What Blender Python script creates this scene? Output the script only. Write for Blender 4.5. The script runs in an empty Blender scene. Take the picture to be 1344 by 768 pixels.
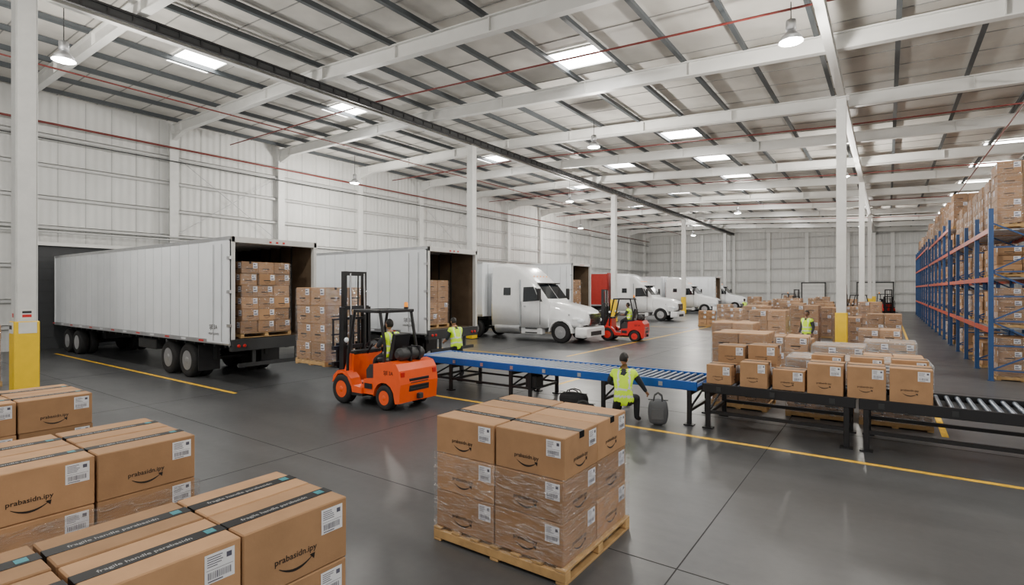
import bpy, bmesh, math, random
from mathutils import Matrix, Vector, Euler
random.seed(7)
SC=bpy.context.scene
COL=SC.collection
# ------------------------------------------------------------------ materials
def pm(name,col,rough=.5,metal=0,var=.08,scale=4,bump=0,bscale=40,emit=0,island=0,coat=0,spec=None):
    m=bpy.data.materials.new(name); m.use_nodes=True
    nt=m.node_tree; N=nt.nodes; L=nt.links; p=N['Principled BSDF']
    tc=N.new('ShaderNodeTexCoord')
    nz=N.new('ShaderNodeTexNoise'); nz.inputs['Scale'].default_value=scale; nz.inputs['Detail'].default_value=5
    L.new(tc.outputs['Object'],nz.inputs['Vector'])
    mr=N.new('ShaderNodeMapRange'); mr.inputs['From Min'].default_value=.3; mr.inputs['From Max'].default_value=.7
    mr.inputs['To Min'].default_value=1-var; mr.inputs['To Max'].default_value=1+var
    L.new(nz.outputs['Fac'],mr.inputs['Value'])
    vm=N.new('ShaderNodeVectorMath'); vm.operation='SCALE'; vm.inputs[0].default_value=col[:3]
    if island:
        g=N.new('ShaderNodeNewGeometry'); m2=N.new('ShaderNodeMapRange')
        m2.inputs['To Min'].default_value=1-island; m2.inputs['To Max'].default_value=1+island*.6
        L.new(g.outputs['Random Per Island'],m2.inputs['Value'])
        mu=N.new('ShaderNodeMath'); mu.operation='MULTIPLY'
        L.new(mr.outputs[0],mu.inputs[0]); L.new(m2.outputs[0],mu.inputs[1]); L.new(mu.outputs[0],vm.inputs['Scale'])
    else:
        L.new(mr.outputs[0],vm.inputs['Scale'])
    L.new(vm.outputs[0],p.inputs['Base Color'])
    p.inputs['Roughness'].default_value=rough; p.inputs['Metallic'].default_value=metal
    if coat: p.inputs['Coat Weight'].default_value=coat
    if spec is not None: p.inputs['Specular IOR Level'].default_value=spec
    if emit:
        p.inputs['Emission Color'].default_value=(*col[:3],1); p.inputs['Emission Strength'].default_value=emit
    if bump:
        n2=N.new('ShaderNodeTexNoise'); n2.inputs['Scale'].default_value=bscale; n2.inputs['Detail'].default_value=4
        L.new(tc.outputs['Object'],n2.inputs['Vector'])
        bp=N.new('ShaderNodeBump'); bp.inputs['Strength'].default_value=bump; bp.inputs['Distance'].default_value=.02
        L.new(n2.outputs['Fac'],bp.inputs['Height']); L.new(bp.outputs[0],p.inputs['Normal'])
    return m
CARD=pm('cardboard',(.405,.235,.122),.8,var=.08,scale=6,island=.26,bump=.05,bscale=60,spec=.25)
CARDD=pm('cardboard_shadow_flap',(.22,.12,.055),.8)
KRAFT=pm('kraft_tape',(.50,.34,.19),.45)
TAPE=pm('black_tape',(.007,.008,.010),.55,spec=.15)
TEAL=pm('teal_print',(.01,.20,.24),.6)
TGREY=pm('tape_print_grey',(.30,.30,.30),.6)
INK=pm('ink',(.016,.012,.010),.6)
LABEL=pm('paper_label',(.80,.81,.85),.5,var=.02)
LINK=pm('label_ink',(.09,.09,.13),.6)
WOOD=pm('pallet_wood',(.50,.31,.13),.75,var=.2,scale=7,island=.2,bump=.15)
WHITE=pm('white_paint_steel',(.66,.66,.64),.45,var=.05,scale=1.5)
GIRT=pm('girt_steel',(.50,.505,.50),.5)
COLW=pm('column_paint',(.68,.685,.67),.5,var=.05)
TRW=pm('trailer_white',(.78,.81,.84),.3,var=.05,scale=1.2,coat=.2)
TRSEAM=pm('trailer_seam',(.36,.39,.42),.5)
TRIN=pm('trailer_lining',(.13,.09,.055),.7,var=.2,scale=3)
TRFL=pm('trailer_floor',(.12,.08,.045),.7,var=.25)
ALU=pm('aluminium',(.55,.56,.58),.35,.85)
STEEL=pm('roller_steel',(.20,.235,.29),.42,.85)
BLACK=pm('black_steel',(.010,.010,.012),.42)
DARK=pm('dark_grey',(.026,.028,.03),.55)
RUB=pm('tyre_rubber',(.012,.012,.013),.8,bump=.2)
CHROME=pm('chrome',(.75,.76,.78),.15,1)
GLASS=pm('dark_glass',(.010,.013,.017),.06,spec=.6)
TRUCKW=pm('truck_paint',(.80,.81,.82),.25,var=.03,coat=.6)
ORANGE=pm('forklift_orange',(.90,.095,.005),.35,var=.05,coat=.35)
RED=pm('forklift_red',(.60,.012,.008),.35,var=.05,coat=.35)
REDT=pm('red_panel',(.36,.018,.012),.45,var=.1)
REFR=pm('reflector_red',(.6,.02,.02),.3)
BLUE=pm('conveyor_blue',(.008,.085,.36),.38,var=.06)
RBLUE=pm('rack_blue',(.015,.06,.18),.45)
RORG=pm('rack_orange',(.42,.05,.016),.45)
YEL=pm('safety_yellow',(.95,.62,.005),.42,var=.05)
LINEY=pm('line_yellow',(.85,.50,.02),.5,var=.25,scale=9)
PIPE=pm('red_pipe',(.15,.022,.018),.45)
PURL=pm('purlin_grey',(.065,.075,.083),.55)
DECK=pm('roof_insulation',(.60,.58,.54),.65,var=.14,scale=.9,bump=.4,bscale=1.4)
SEAM=pm('roof_seam',(.27,.27,.26),.7)
def wall_mat():
    m=pm('corrugated_wall_panel',(.62,.625,.61),.5,var=.06,scale=.6)
    nt=m.node_tree;N=nt.nodes;L=nt.links
    tc=N.new('ShaderNodeTexCoord'); sx=N.new('ShaderNodeSeparateXYZ'); L.new(tc.outputs['Object'],sx.inputs[0])
    ad=N.new('ShaderNodeMath'); ad.operation='ADD'; L.new(sx.outputs[0],ad.inputs[0]); L.new(sx.outputs[1],ad.inputs[1])
    mu=N.new('ShaderNodeMath'); mu.operation='MULTIPLY'; mu.inputs[1].default_value=2*math.pi/.33; L.new(ad.outputs[0],mu.inputs[0])
    si=N.new('ShaderNodeMath'); si.operation='SINE'; L.new(mu.outputs[0],si.inputs[0])
    bp=N.new('ShaderNodeBump'); bp.inputs['Strength'].default_value=.4; bp.inputs['Distance'].default_value=.03
    L.new(si.outputs[0],bp.inputs['Height']); L.new(bp.outputs[0],N['Principled BSDF'].inputs['Normal'])
    return m
WALLM=wall_mat()
WSEAM=pm('wall_seam',(.36,.37,.37),.6)
JOINT=pm('floor_joint',(.016,.016,.018),.8)
DOORD=pm('dock_opening_shade',(.035,.038,.042),.6)
SKY=pm('skylight_acrylic',(1,.99,.96),.4,emit=22,var=0)
LAMPE=pm('lamp_glow',(1,.97,.9),.4,emit=45,var=0)
HEADL=pm('headlight_lens',(.8,.85,.9),.1,coat=.5)
AMBER=pm('amber_lens',(.9,.28,.01),.2,emit=.6)
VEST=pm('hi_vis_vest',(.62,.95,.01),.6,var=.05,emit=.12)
REFL=pm('reflective_tape',(.72,.75,.75),.35)
SHIRT=pm('dark_shirt',(.03,.035,.045),.85)
PANTS=pm('dark_trousers',(.014,.016,.02),.85)
BOOT=pm('work_boot',(.025,.02,.017),.7)
SKIN1=pm('skin_tan',(.42,.22,.13),.5,var=.03)
SKIN2=pm('skin_brown',(.20,.10,.06),.5,var=.03)
HAIR=pm('black_hair',(.012,.01,.009),.6)
EYEW=pm('eye_white',(.8,.8,.78),.3); LIPS=pm('lips',(.32,.10,.08),.5)
BAG=pm('grey_bag',(.10,.105,.115),.8,bump=.3,bscale=12)
BAGB=pm('black_bag',(.014,.014,.016),.8)
GREEN=pm('green_tote',(.02,.18,.08),.5)
SIGNW=pm('notice_paper',(.75,.75,.71),.5)
def film(name,lo,hi_,milky=0):
    m=bpy.data.materials.new(name); m.use_nodes=True; nt=m.node_tree; N=nt.nodes; L=nt.links
    N.remove(N['Principled BSDF']); o=N['Material Output']
    t=N.new('ShaderNodeBsdfTransparent'); t.inputs[0].default_value=(.97,.97,.98,1)
    g=N.new('ShaderNodeBsdfGlossy'); g.inputs['Roughness'].default_value=.14
    tc=N.new('ShaderNodeTexCoord'); mp=N.new('ShaderNodeMapping'); mp.inputs['Scale'].default_value=(2,2,9); mp.inputs['Rotation'].default_value=(.3,.25,0)
    n=N.new('ShaderNodeTexNoise'); n.inputs['Scale'].default_value=3.0; n.inputs['Detail'].default_value=6; n.inputs['Distortion'].default_value=1.2
    L.new(tc.outputs['Object'],mp.inputs[0]); L.new(mp.outputs[0],n.inputs['Vector'])
    b=N.new('ShaderNodeBump'); b.inputs['Strength'].default_value=1; b.inputs['Distance'].default_value=.06
    L.new(n.outputs['Fac'],b.inputs['Height']); L.new(b.outputs[0],g.inputs['Normal'])
    src=g
    if milky:
        df=N.new('ShaderNodeBsdfDiffuse'); df.inputs[0].default_value=(.72,.74,.76,1)
        mm=N.new('ShaderNodeMixShader'); mm.inputs[0].default_value=milky; L.new(g.outputs[0],mm.inputs[1]); L.new(df.outputs[0],mm.inputs[2]); src=mm
    mr=N.new('ShaderNodeMapRange'); mr.inputs['From Min'].default_value=.42; mr.inputs['From Max'].default_value=.68
    mr.inputs['To Min'].default_value=lo; mr.inputs['To Max'].default_value=hi_
    L.new(n.outputs['Fac'],mr.inputs[0])
    x=N.new('ShaderNodeMixShader'); L.new(mr.outputs[0],x.inputs[0]); L.new(t.outputs[0],x.inputs[1]); L.new(src.outputs[0],x.inputs[2])
    L.new(x.outputs[0],o.inputs[0]); return m
FILM=film('stretch_film',.03,.38,.08)
FILMW=film('white_stretch_film',.2,.65,.6)
def floor_mat():
    m=bpy.data.materials.new('polished_concrete'); m.use_nodes=True; nt=m.node_tree; N=nt.nodes; L=nt.links; p=N['Principled BSDF']
    tc=N.new('ShaderNodeTexCoord')
    n1=N.new('ShaderNodeTexNoise'); n1.inputs['Scale'].default_value=.35; n1.inputs['Detail'].default_value=8; n1.inputs['Roughness'].default_value=.65
    n2=N.new('ShaderNodeTexNoise'); n2.inputs['Scale'].default_value=9; n2.inputs['Detail'].default_value=8
    mp=N.new('ShaderNodeMapping'); mp.inputs['Scale'].default_value=(.25,1.6,1)
    n3=N.new('ShaderNodeTexNoise'); n3.inputs['Scale'].default_value=1.2; n3.inputs['Detail'].default_value=6
    L.new(tc.outputs['Object'],n1.inputs[0]); L.new(tc.outputs['Object'],n2.inputs[0]); L.new(tc.outputs['Object'],mp.inputs[0]); L.new(mp.outputs[0],n3.inputs[0])
    a=N.new('ShaderNodeMath'); a.operation='ADD'; L.new(n1.outputs['Fac'],a.inputs[0]); L.new(n3.outputs['Fac'],a.inputs[1])
    a2=N.new('ShaderNodeMath'); a2.operation='MULTIPLY_ADD'; L.new(n2.outputs['Fac'],a2.inputs[0]); a2.inputs[1].default_value=.5; L.new(a.outputs[0],a2.inputs[2])
    cr=N.new('ShaderNodeValToRGB'); cr.color_ramp.elements[0].position=.34; cr.color_ramp.elements[0].color=(.050,.052,.055,1)
    cr.color_ramp.elements[1].position=.76; cr.color_ramp.elements[1].color=(.102,.105,.109,1)
    dv=N.new('ShaderNodeMath'); dv.operation='DIVIDE'; dv.inputs[1].default_value=2.4; L.new(a2.outputs[0],dv.inputs[0]); L.new(dv.outputs[0],cr.inputs[0])
    L.new(cr.outputs[0],p.inputs['Base Color'])
    mr=N.new('ShaderNodeMapRange'); mr.inputs['From Min'].default_value=.35; mr.inputs['From Max'].default_value=.65; mr.inputs['To Min'].default_value=.29; mr.inputs['To Max'].default_value=.39
    L.new(n1.outputs['Fac'],mr.inputs[0]); L.new(mr.outputs[0],p.inputs['Roughness'])
    b=N.new('ShaderNodeBump'); b.inputs['Strength'].default_value=.08; b.inputs['Distance'].default_value=.01; L.new(n2.outputs['Fac'],b.inputs['Height']); L.new(b.outputs[0],p.inputs['Normal'])
    return m
FLOOR=floor_mat()
# ------------------------------------------------------------------ text
def text_polys(body):
    c=bpy.data.curves.new('t','FONT'); c.body=body; c.resolution_u=2; c.size=1; c.offset=.012
    o=bpy.data.objects.new('t',c); COL.objects.link(o)
    bpy.context.view_layer.update()
    me=bpy.data.meshes.new_from_object(o.evaluated_get(bpy.context.evaluated_depsgraph_get()))
    vs=[(v.co.x,v.co.y) for v in me.vertices]; fs=[tuple(f.vertices) for f in me.polygons]
    W=max(v[0] for v in vs) if vs else 1
    vs=[(v[0]/W,v[1]/W) for v in vs]
    bpy.data.objects.remove(o); bpy.data.curves.remove(c); bpy.data.meshes.remove(me)
    return vs,fs
TXT=text_polys('prabasidn.ipy'); TXT2=text_polys('fragile handle parabasidn'); TXT3=text_polys('SJE 3A'); TXT4=text_polys('WRAPFLOWEX')
# ------------------------------------------------------------------ builder
class B:
    def __init__(s): s.v=[];s.f=[];s.m=[];s.s=[];s.mats=[];s.M=Matrix.Identity(4)
    def mi(s,mat):
        if mat not in s.mats: s.mats.append(mat)
        return s.mats.index(mat)
    def add(s,vs,fs,mat,smooth=False):
        o=len(s.v); M=s.M
        s.v+= [tuple(M@Vector(p)) for p in vs]
        k=s.mi(mat)
        for f in fs: s.f.append(tuple(i+o for i in f)); s.m.append(k); s.s.append(smooth)
    def box(s,x0,x1,y0,y1,z0,z1,mat,bv=0):
        if x0>x1:x0,x1=x1,x0
        if y0>y1:y0,y1=y1,y0
        if z0>z1:z0,z1=z1,z0
        if not bv:
            vs=[(x0,y0,z0),(x1,y0,z0),(x1,y1,z0),(x0,y1,z0),(x0,y0,z1),(x1,y0,z1),(x1,y1,z1),(x0,y1,z1)]
            s.add(vs,[(3,2,1,0),(4,5,6,7),(0,1,5,4),(1,2,6,5),(2,3,7,6),(3,0,4,7)],mat); return
        c=((x0+x1)/2,(y0+y1)/2,(z0+z1)/2); h=((x1-x0)/2,(y1-y0)/2,(z1-z0)/2)
        bv=min(bv,min(h)*.9)
        vs=[];ix={}
        for a in(-1,1):
            for b_ in(-1,1):
                for e in(-1,1):
                    sg=(a,b_,e)
                    for ax in range(3):
                        ix[(sg,ax)]=len(vs)
                        vs.append(tuple(c[i]+sg[i]*(h[i] if i==ax else h[i]-bv) for i in range(3)))
        fs=[]
        def S(ax,v,o1,v1,o2,v2):
            t=[0,0,0];t[ax]=v;t[o1]=v1;t[o2]=v2;return tuple(t)
        for ax in range(3):
            o1=(ax+1)%3;o2=(ax+2)%3
            for sg in(-1,1):
                q=[ix[(S(ax,sg,o1,a,o2,b_),ax)] for a,b_ in((-1,-1),(1,-1),(1,1),(-1,1))]
                fs.append(q if sg>0 else q[::-1])
            for a in(-1,1):
                for b_ in(-1,1):
                    p=S(ax,-1,o1,a,o2,b_);q=S(ax,1,o1,a,o2,b_)
                    r=[ix[(p,o1)],ix[(q,o1)],ix[(q,o2)],ix[(p,o2)]]
                    fs.append(r if a*b_<0 else r[::-1])
        for a in(-1,1):
            for b_ in(-1,1):
                for e in(-1,1):
                    t=[ix[((a,b_,e),i)] for i in range(3)]
                    fs.append(t if a*b_*e>0 else t[::-1])
        s.add(vs,fs,mat)
    def rings(s,rs,mat,smooth=True,cap=True,closed=False):
        n=len(rs[0]); vs=[p for r in rs for p in r]; fs=[]
        K=len(rs)
        for i in range(K if closed else K-1):
            a=i*n;b_=((i+1)%K)*n
            for j in range(n):
                fs.append((a+j,a+(j+1)%n,b_+(j+1)%n,b_+j))
        s.add(vs,fs,mat,smooth)
        if cap and not closed:
            s.add(rs[0],[tuple(range(n))[::-1]],mat); s.add(rs[-1],[tuple(range(n))],mat)
    def tube(s,pts,rad,mat,n=10,cap=True,smooth=True,flat=1):
        pts=[Vector(p) for p in pts]
        if not isinstance(rad,(list,tuple)): rad=[rad]*len(pts)
        rs=[]; prev=None
        for i,p in enumerate(pts):
            t=(pts[min(i+1,len(pts)-1)]-pts[max(i-1,0)]).normalized()
            if prev is None:
                u=t.cross(Vector((0,0,1)) if abs(t.z)<.9 else Vector((1,0,0))).normalized()
            else:
                u=(prev-t*prev.dot(t)).normalized()
            prev=u; w=t.cross(u)
            rs.append([tuple(p+(u*math.cos(2*math.pi*k/n)+w*math.sin(2*math.pi*k/n)*flat)*rad[i]) for k in range(n)])
        s.rings(rs,mat,smooth,cap)
    def cyl(s,p0,p1,r,mat,n=12,r2=None): s.tube([p0,p1],[r,r if r2 is None else r2],mat,n)
    def bar(s,p0,p1,w,h,mat):
        p0=Vector(p0);p1=Vector(p1);t=(p1-p0).normalized()
        up=Vector((0,0,1)) if abs(t.z)<.95 else Vector((0,1,0))
        u=t.cross(up).normalized();w_=u.cross(t)
        rs=[[tuple(p+u*a*w/2+w_*b_*h/2) for a,b_ in((-1,-1),(1,-1),(1,1),(-1,1))] for p in(p0,p1)]
        s.rings(rs,mat,False,True)
    def prism(s,poly,y0,y1,mat,smooth=False):
        s.rings([[(x,y0,z) for x,z in poly],[(x,y1,z) for x,z in poly]],mat,smooth,True)
    def rev(s,c,prof,mat,n=24,axis='Y',smooth=True):
        c=Vector(c);rs=[]
        for r,t in prof:
            ring=[]
            for k in range(n):
                a=2*math.pi*k/n;u,w=math.cos(a)*r,math.sin(a)*r
                ring.append(tuple(c+(Vector((u,t,w)) if axis=='Y' else Vector((u,w,t)) if axis=='Z' else Vector((t,u,w)))))
            rs.append(ring)
        s.rings(rs,mat,smooth,True)
    def ell(s,c,r,mat,n=14,m=9,fn=None,keep=None):
        vs=[];fs=[]
        for i in range(m+1):
            ph=math.pi*i/m
            for k in range(n):
                th=2*math.pi*k/n
                d=Vector((math.sin(ph)*math.cos(th),math.sin(ph)*math.sin(th),math.cos(ph)))
                if fn: d=fn(d)
                vs.append((c[0]+d.x*r[0],c[1]+d.y*r[1],c[2]+d.z*r[2]))
        for i in range(m):
            for k in range(n):
                q=(i*n+k,(i+1)*n+k,(i+1)*n+(k+1)%n,i*n+(k+1)%n)
                if keep:
                    ph=math.pi*(i+.5)/m;th=2*math.pi*(k+.5)/n
                    if not keep(math.sin(ph)*math.cos(th),math.sin(ph)*math.sin(th),math.cos(ph)): continue
                fs.append(q)
        s.add(vs,fs,mat,True)
    def mesh(s,name,recalc=True):
        me=bpy.data.meshes.new(name); me.from_pydata(s.v,[],s.f)
        for m in s.mats: me.materials.append(m)
        me.polygons.foreach_set('material_index',s.m); me.polygons.foreach_set('use_smooth',s.s)
        if recalc and len(s.f)<60000:
            bm=bmesh.new(); bm.from_mesh(me); bmesh.ops.recalc_face_normals(bm,faces=bm.faces); bm.to_mesh(me); bm.free()
        me.update(); return me
    def obj(s,name,loc=(0,0,0),rz=0,parent=None,recalc=True):
        return place(s.mesh(name,recalc),name,loc,rz,parent)
def place(me,name,loc=(0,0,0),rz=0,parent=None):
    o=bpy.data.objects.new(name,me); COL.objects.link(o); o.location=loc; o.rotation_euler=(0,0,rz)
    if parent: o.parent=parent
    return o
def empty(name,loc=(0,0,0),rz=0):
    o=bpy.data.objects.new(name,None); COL.objects.link(o); o.location=loc; o.rotation_euler=(0,0,rz); o.empty_display_size=.2; return o
# ------------------------------------------------------------------ cartons
FR={'-Y':lambda x,y,z,w,d:((x,y,z),(1,0,0),(0,-1,0),w),'+X':lambda x,y,z,w,d:((x+w,y,z),(0,1,0),(1,0,0),d),
    '-X':lambda x,y,z,w,d:((x,y+d,z),(0,-1,0),(-1,0,0),d),'+Y':lambda x,y,z,w,d:((x+w,y+d,z),(-1,0,0),(0,1,0),w)}
class Dec:
    def __init__(s,b,o,u,n,v=(0,0,1)): s.b=b;s.o=Vector(o);s.u=Vector(u);s.n=Vector(n);s.vv=Vector(v)
    def P(s,a,c,e=.002): return tuple(s.o+s.u*a+s.vv*c+s.n*e)
    def q(s,a0,c0,a1,c1,mat,e=.002): s.b.add([s.P(a0,c0,e),s.P(a1,c0,e),s.P(a1,c1,e),s.P(a0,c1,e)],[(0,1,2,3)],mat)
    def text(s,T,a,c,w,mat,e=.002,vs=1): s.b.add([s.P(a+p[0]*w,c+p[1]*w*vs,e) for p in T[0]],T[1],mat)
    def smile(s,a,c,w,mat,n=10):
        up=[];lo=[]
        for i in range(n+1):
            t=i/n;k=1-(2*t-1)**2
            up.append((a+(t-.5)*w,c-.16*w*k)); lo.append((a+(t-.5)*w,c-.16*w*k-.016*w-.06*w*k))
        vs=[s.P(*p) for p in up+lo]; s.b.add(vs,[(i,i+1,n+2+i,n+1+i) for i in range(n)],mat)
        s.b.add([s.P(a+.40*w,c+.03*w),s.P(a+.57*w,c+.04*w),s.P(a+.54*w,c-.13*w)],[(0,1,2)],mat)
def label(D,a,c,w,h,hi):
    D.q(a,c,a+w,c+h,LABEL)
    if hi:
        for i in range(5): D.q(a+.08*w,c+h*(.88-.08*i),a+w*random.uniform(.4,.62),c+h*(.91-.08*i),LINK,.003)
        D.q(a+.72*w,c+.7*h,a+.9*w,c+.88*h,LINK,.003)
        x=a+.1*w
        while x<a+.86*w:
            ww=random.choice([.015,.03,.02])*w; D.q(x,c+.14*h,x+ww,c+.38*h,LINK,.003); x+=ww+random.choice([.02,.03])*w
        D.q(a+.05*w,c+.45*h,a+.95*w,c+.465*h,LINK,.003)
        D.q(a+.1*w,c+.05*h,a+.6*w,c+.09*h,LINK,.003)
    else:
        D.q(a+.1*w,c+.6*h,a+.6*w,c+.8*h,LINK,.003); D.q(a+.1*w,c+.15*h,a+.85*w,c+.35*h,LINK,.003)
def carton(b,x,y,z,w,d,h,hi=0,faces=('-Y','+X'),tape=None,logo=True,lab=1.,tapemat=None):
    tapemat=tapemat or TAPE
    g=.004
    x+=g;y+=g;w-=2*g;d-=2*g;h-=.004
    b.box(x,x+w,y,y+d,z,z+h,CARD,.007 if hi else .012)
    if tape:
        tw=.092 if hi else .06
        if tape=='y':
            c=x+w*.5; b.box(c-tw/2,c+tw/2,y-.001,y+d+.001,z+h,z+h+.0025,tapemat)
            b.box(c-tw/2,c+tw/2,y-.0025,y,z+h-.06,z+h+.0025,tapemat)
            if hi and tapemat is TAPE:
                b.add([(c+tw*.22-p[1]*d*.62,y+.09+p[0]*d*.62,z+h+.0035) for p in TXT2[0]],TXT2[1],TGREY)
                yy=y+d*.86; b.add([(c-tw*.3,yy,z+h+.004),(c+tw*.3,yy,z+h+.004),(c+tw*.3,yy+.05,z+h+.004),(c-tw*.3,yy+.05,z+h+.004)],[(0,1,2,3)],TEAL)
        else:
            c=y+d*.5; b.box(x-.001,x+w+.001,c-tw/2,c+tw/2,z+h,z+h+.0025,tapemat)
            b.box(x+w,x+w+.0025,c-tw/2,c+tw/2,z+h-.06,z+h+.0025,tapemat)
            if hi and tapemat is TAPE:
                b.add([(x+.06+p[0]*w*.7,c-tw*.22+p[1]*w*.7,z+h+.0035) for p in TXT2[0]],TXT2[1],TGREY)
    for f in faces:
        o,u,n,W=FR[f](x,y,z,w,d); D=Dec(b,o,u,n)
        if logo:
            lw=min(.27,W*.42)
            if hi: D.text(TXT,W*.47-lw/2,h*.36,lw,INK,vs=1.0)
            else: D.q(W*.47-lw/2,h*.36,W*.47+lw/2,h*.44,INK)
            D.smile(W*.47,h*.29,lw*.8,INK,10 if hi else 5)
        if random.random()<lab:
            lw=.15 if W>.5 else W*.26
            label(D,W-lw-.035,h-.18 if h>.3 else h*.4,lw,.15 if h>.3 else h*.5,hi)
def pallet(b,x0,y0,w,d,h=.14):
    for i in range(3):
        y=y0+(d-.1)*i/2; b.box(x0,x0+w,y,y+.1,h*.2,h*.8,WOOD,.004)
    nb=7
    for i in range(nb):
        x=x0+(w-.1)*i/(nb-1); b.box(x,x+.1,y0,y0+d,h*.82,h,WOOD,.004)
    for i in (0,3,6):
        x=x0+(w-.1)*i/6; b.box(x,x+.1,y0,y0+d,0,h*.18,WOOD,.004)
def wrap(b,x0,x1,y0,y1,z0,z1,e=.014,mat=None,top=False):
    x0-=e;x1+=e;y0-=e;y1+=e
    fs=[(0,1,5,4),(1,2,6,5),(2,3,7,6),(3,0,4,7)]+([(4,5,6,7)] if top else [])
    b.add([(x0,y0,z0),(x1,y0,z0),(x1,y1,z0),(x0,y1,z0),(x0,y0,z1),(x1,y0,z1),(x1,y1,z1),(x0,y1,z1)],fs,mat or FILM)
def load_mesh(name,nx,ny,nz,W,D_,H,faces=('-Y','+X'),film=True,ragged=False,lab=.6,tape='x',white=False,jit=.012):
    b=B(); pallet(b,-W/2-.02,-D_/2-.02,W+.04,D_+.04)
    bw=W/nx;bd=D_/ny;bh=(H-.14)/nz
    for k in range(nz):
        for i in range(nx):
            for j in range(ny):
                if 0<i<nx-1 and 0<j<ny-1 and k<nz-1: continue
                if ragged and k==nz-1 and random.random()<.35: continue
                jx=random.uniform(-jit,jit); jy=random.uniform(-jit,jit)
                fs=[]
                if i==0:fs.append('-X')
                if i==nx-1:fs.append('+X')
                if j==0:fs.append('-Y')
                carton(b,-W/2+i*bw+jx,-D_/2+j*bd+jy,.14+k*bh,bw,bd,bh,0,fs,tape if k==nz-1 or ragged else None,True,lab,KRAFT if random.random()<.6 else TAPE)
    if film or white: wrap(b,-W/2,W/2,-D_/2,D_/2,.1,H+.01 if white else H-.02,.02,FILMW if white else FILM,white)
    return b.mesh(name)
LA=load_mesh('load_a',2,2,4,1.1,1.1,1.65)
LB=load_mesh('load_b',2,3,3,1.1,1.15,1.35)
LC=load_mesh('load_c',3,2,4,1.15,1.1,1.45,ragged=True)
LD=load_mesh('load_d',2,2,5,1.1,1.1,1.9)
LE=load_mesh('load_e',2,2,3,1.1,1.1,1.1,film=False)
LW=load_mesh('load_w',2,2,3,1.1,1.15,1.2,white=True)
# ------------------------------------------------------------------ ROOM
XW=-30.;YF=78.;XR=16.;YN=-9.
XP=[XW,-17.85,-1.3,XR]; ZP=[10.5,10.42,9.5,8.95]
def rz_(x):
    for i in range(3):
        if x<=XP[i+1] or i==2:
            t=(x-XP[i])/(XP[i+1]-XP[i]); return ZP[i]+(ZP[i+1]-ZP[i])*t
def dk(x): return rz_(x)+.72
SEG=[(XP[i],XP[i+1]) for i in range(3)]
b=B(); b.box(XW-.5,XR+.3,YN-3,YF+.5,-.2,0,FLOOR)
for x in [-25.6,-19.6,-13.6,-7.6,-1.6,4.4,10.4]: b.box(x-.006,x+.006,YN,YF,0,.0015,JOINT)
for y in [-1.5,4.9,7.3+3.9,17.2,23.2,29.2,35.2,41.2,47.2,53.2,59.2,65.2,71.2]: b.box(XW,XR,y-.006,y+.006,0,.0015,JOINT)
for (x0,x1,y0,y1) in [(-27.5,-13.3,6.75,6.85),(-9.6,8,9.45,9.55),(.78,.88,12.0,70),(-7.4,-7.3,12.6,15),(-27,-12,17.3,17.4),(-27,-11,27,27.1),(-27,-11,36,36.1),(-10.2,-10.1,18,70)]:
    b.box(x0,x1,y0,y1,0,.003,LINEY)
b.obj('floor')
b=B()
for(a,c)in SEG:
    b.add([(a,YN,dk(a)),(c,YN,dk(c)),(c,YF,dk(c)),(a,YF,dk(a)),(a,YN,dk(a)+.2),(c,YN,dk(c)+.2),(c,YF,dk(c)+.2),(a,YF,dk(a)+.2)],[(0,1,2,3),(7,6,5,4),(0,4,5,1),(1,5,6,2),(2,6,7,3),(3,7,4,0)],DECK)
    y=YN+.4
    while y<YF:
        b.bar((a,y,dk(a)-.01),(c,y,dk(c)-.01),.03,.02,SEAM); y+=1.46
b.obj('ceiling')
sk=[]
for X,ys in ((-20.9,[9.3,15.9,27.5,39,51,62,72]),(-8.6,[4.2,16.2,27.2,33.2,39.2,44.8,51,56.8,62.5,68.6]),(4.9,[12,24.5,36.3,42,48.2,54,60,66,72]),(-14.6,[33,45,56.5,68]),(11,[8,20,32,44])):
    for Y in ys: sk.append((X,Y))
for i,(X,Y) in enumerate(sk):
    b=B(); w=1.85; d=1.5
    def zz(x): return dk(x)-.03
    b.add([(X-w/2,Y-d/2,zz(X-w/2)),(X+w/2,Y-d/2,zz(X+w/2)),(X+w/2,Y+d/2,zz(X+w/2)),(X-w/2,Y+d/2,zz(X-w/2))],[(0,1,2,3)],SKY)
    for s_ in(-1,1):
        b.bar((X-w/2,Y+s_*d/2,zz(X-w/2)-.02),(X+w/2,Y+s_*d/2,zz(X+w/2)-.02),.06,.06,WHITE)
        b.bar((X+s_*w/2,Y-d/2,zz(X+s_*w/2)-.02),(X+s_*w/2,Y+d/2,zz(X+s_*w/2)-.02),.06,.06,WHITE)
    b.obj('window_%d'%(i+1),recalc=False)
b=B(); x=XW+1
while x<XR:
    z=dk(x)-.14
    b.bar((x,YN,z),(x,YF,z),.05,.17,PURL); b.bar((x,YN,z-.085),(x,YF,z-.085),.13,.022,PURL)
    x+=1.95
b.obj('roof_purlins')
RY=[6.2+5.86*k for k in range(-2,13)]
b=B()
for y in RY:
    for(a,c)in SEG:
        b.bar((a,y,rz_(a)+.25),(c,y,rz_(c)+.25),.03,.46,WHITE)
        b.bar((a,y,rz_(a)+.02),(c,y,rz_(c)+.02),.24,.04,WHITE)
        b.bar((a,y,rz_(a)+.48),(c,y,rz_(c)+.48),.24,.04,WHITE)
    x=XW+1.2
    while x<XR: 
        b.box(x-.012,x+.012,y-.11,y+.11,rz_(x)+.05,rz_(x)+.48,WHITE); x+=3.9
    b.prism([(XW,rz_(XW)-.3),(XW+.35,rz_(XW)-.3),(XW+1.6,rz_(XW)+.02),(XW,rz_(XW)+.02)],y-.1,y+.1,WHITE)
b.obj('roof_rafters')
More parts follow.
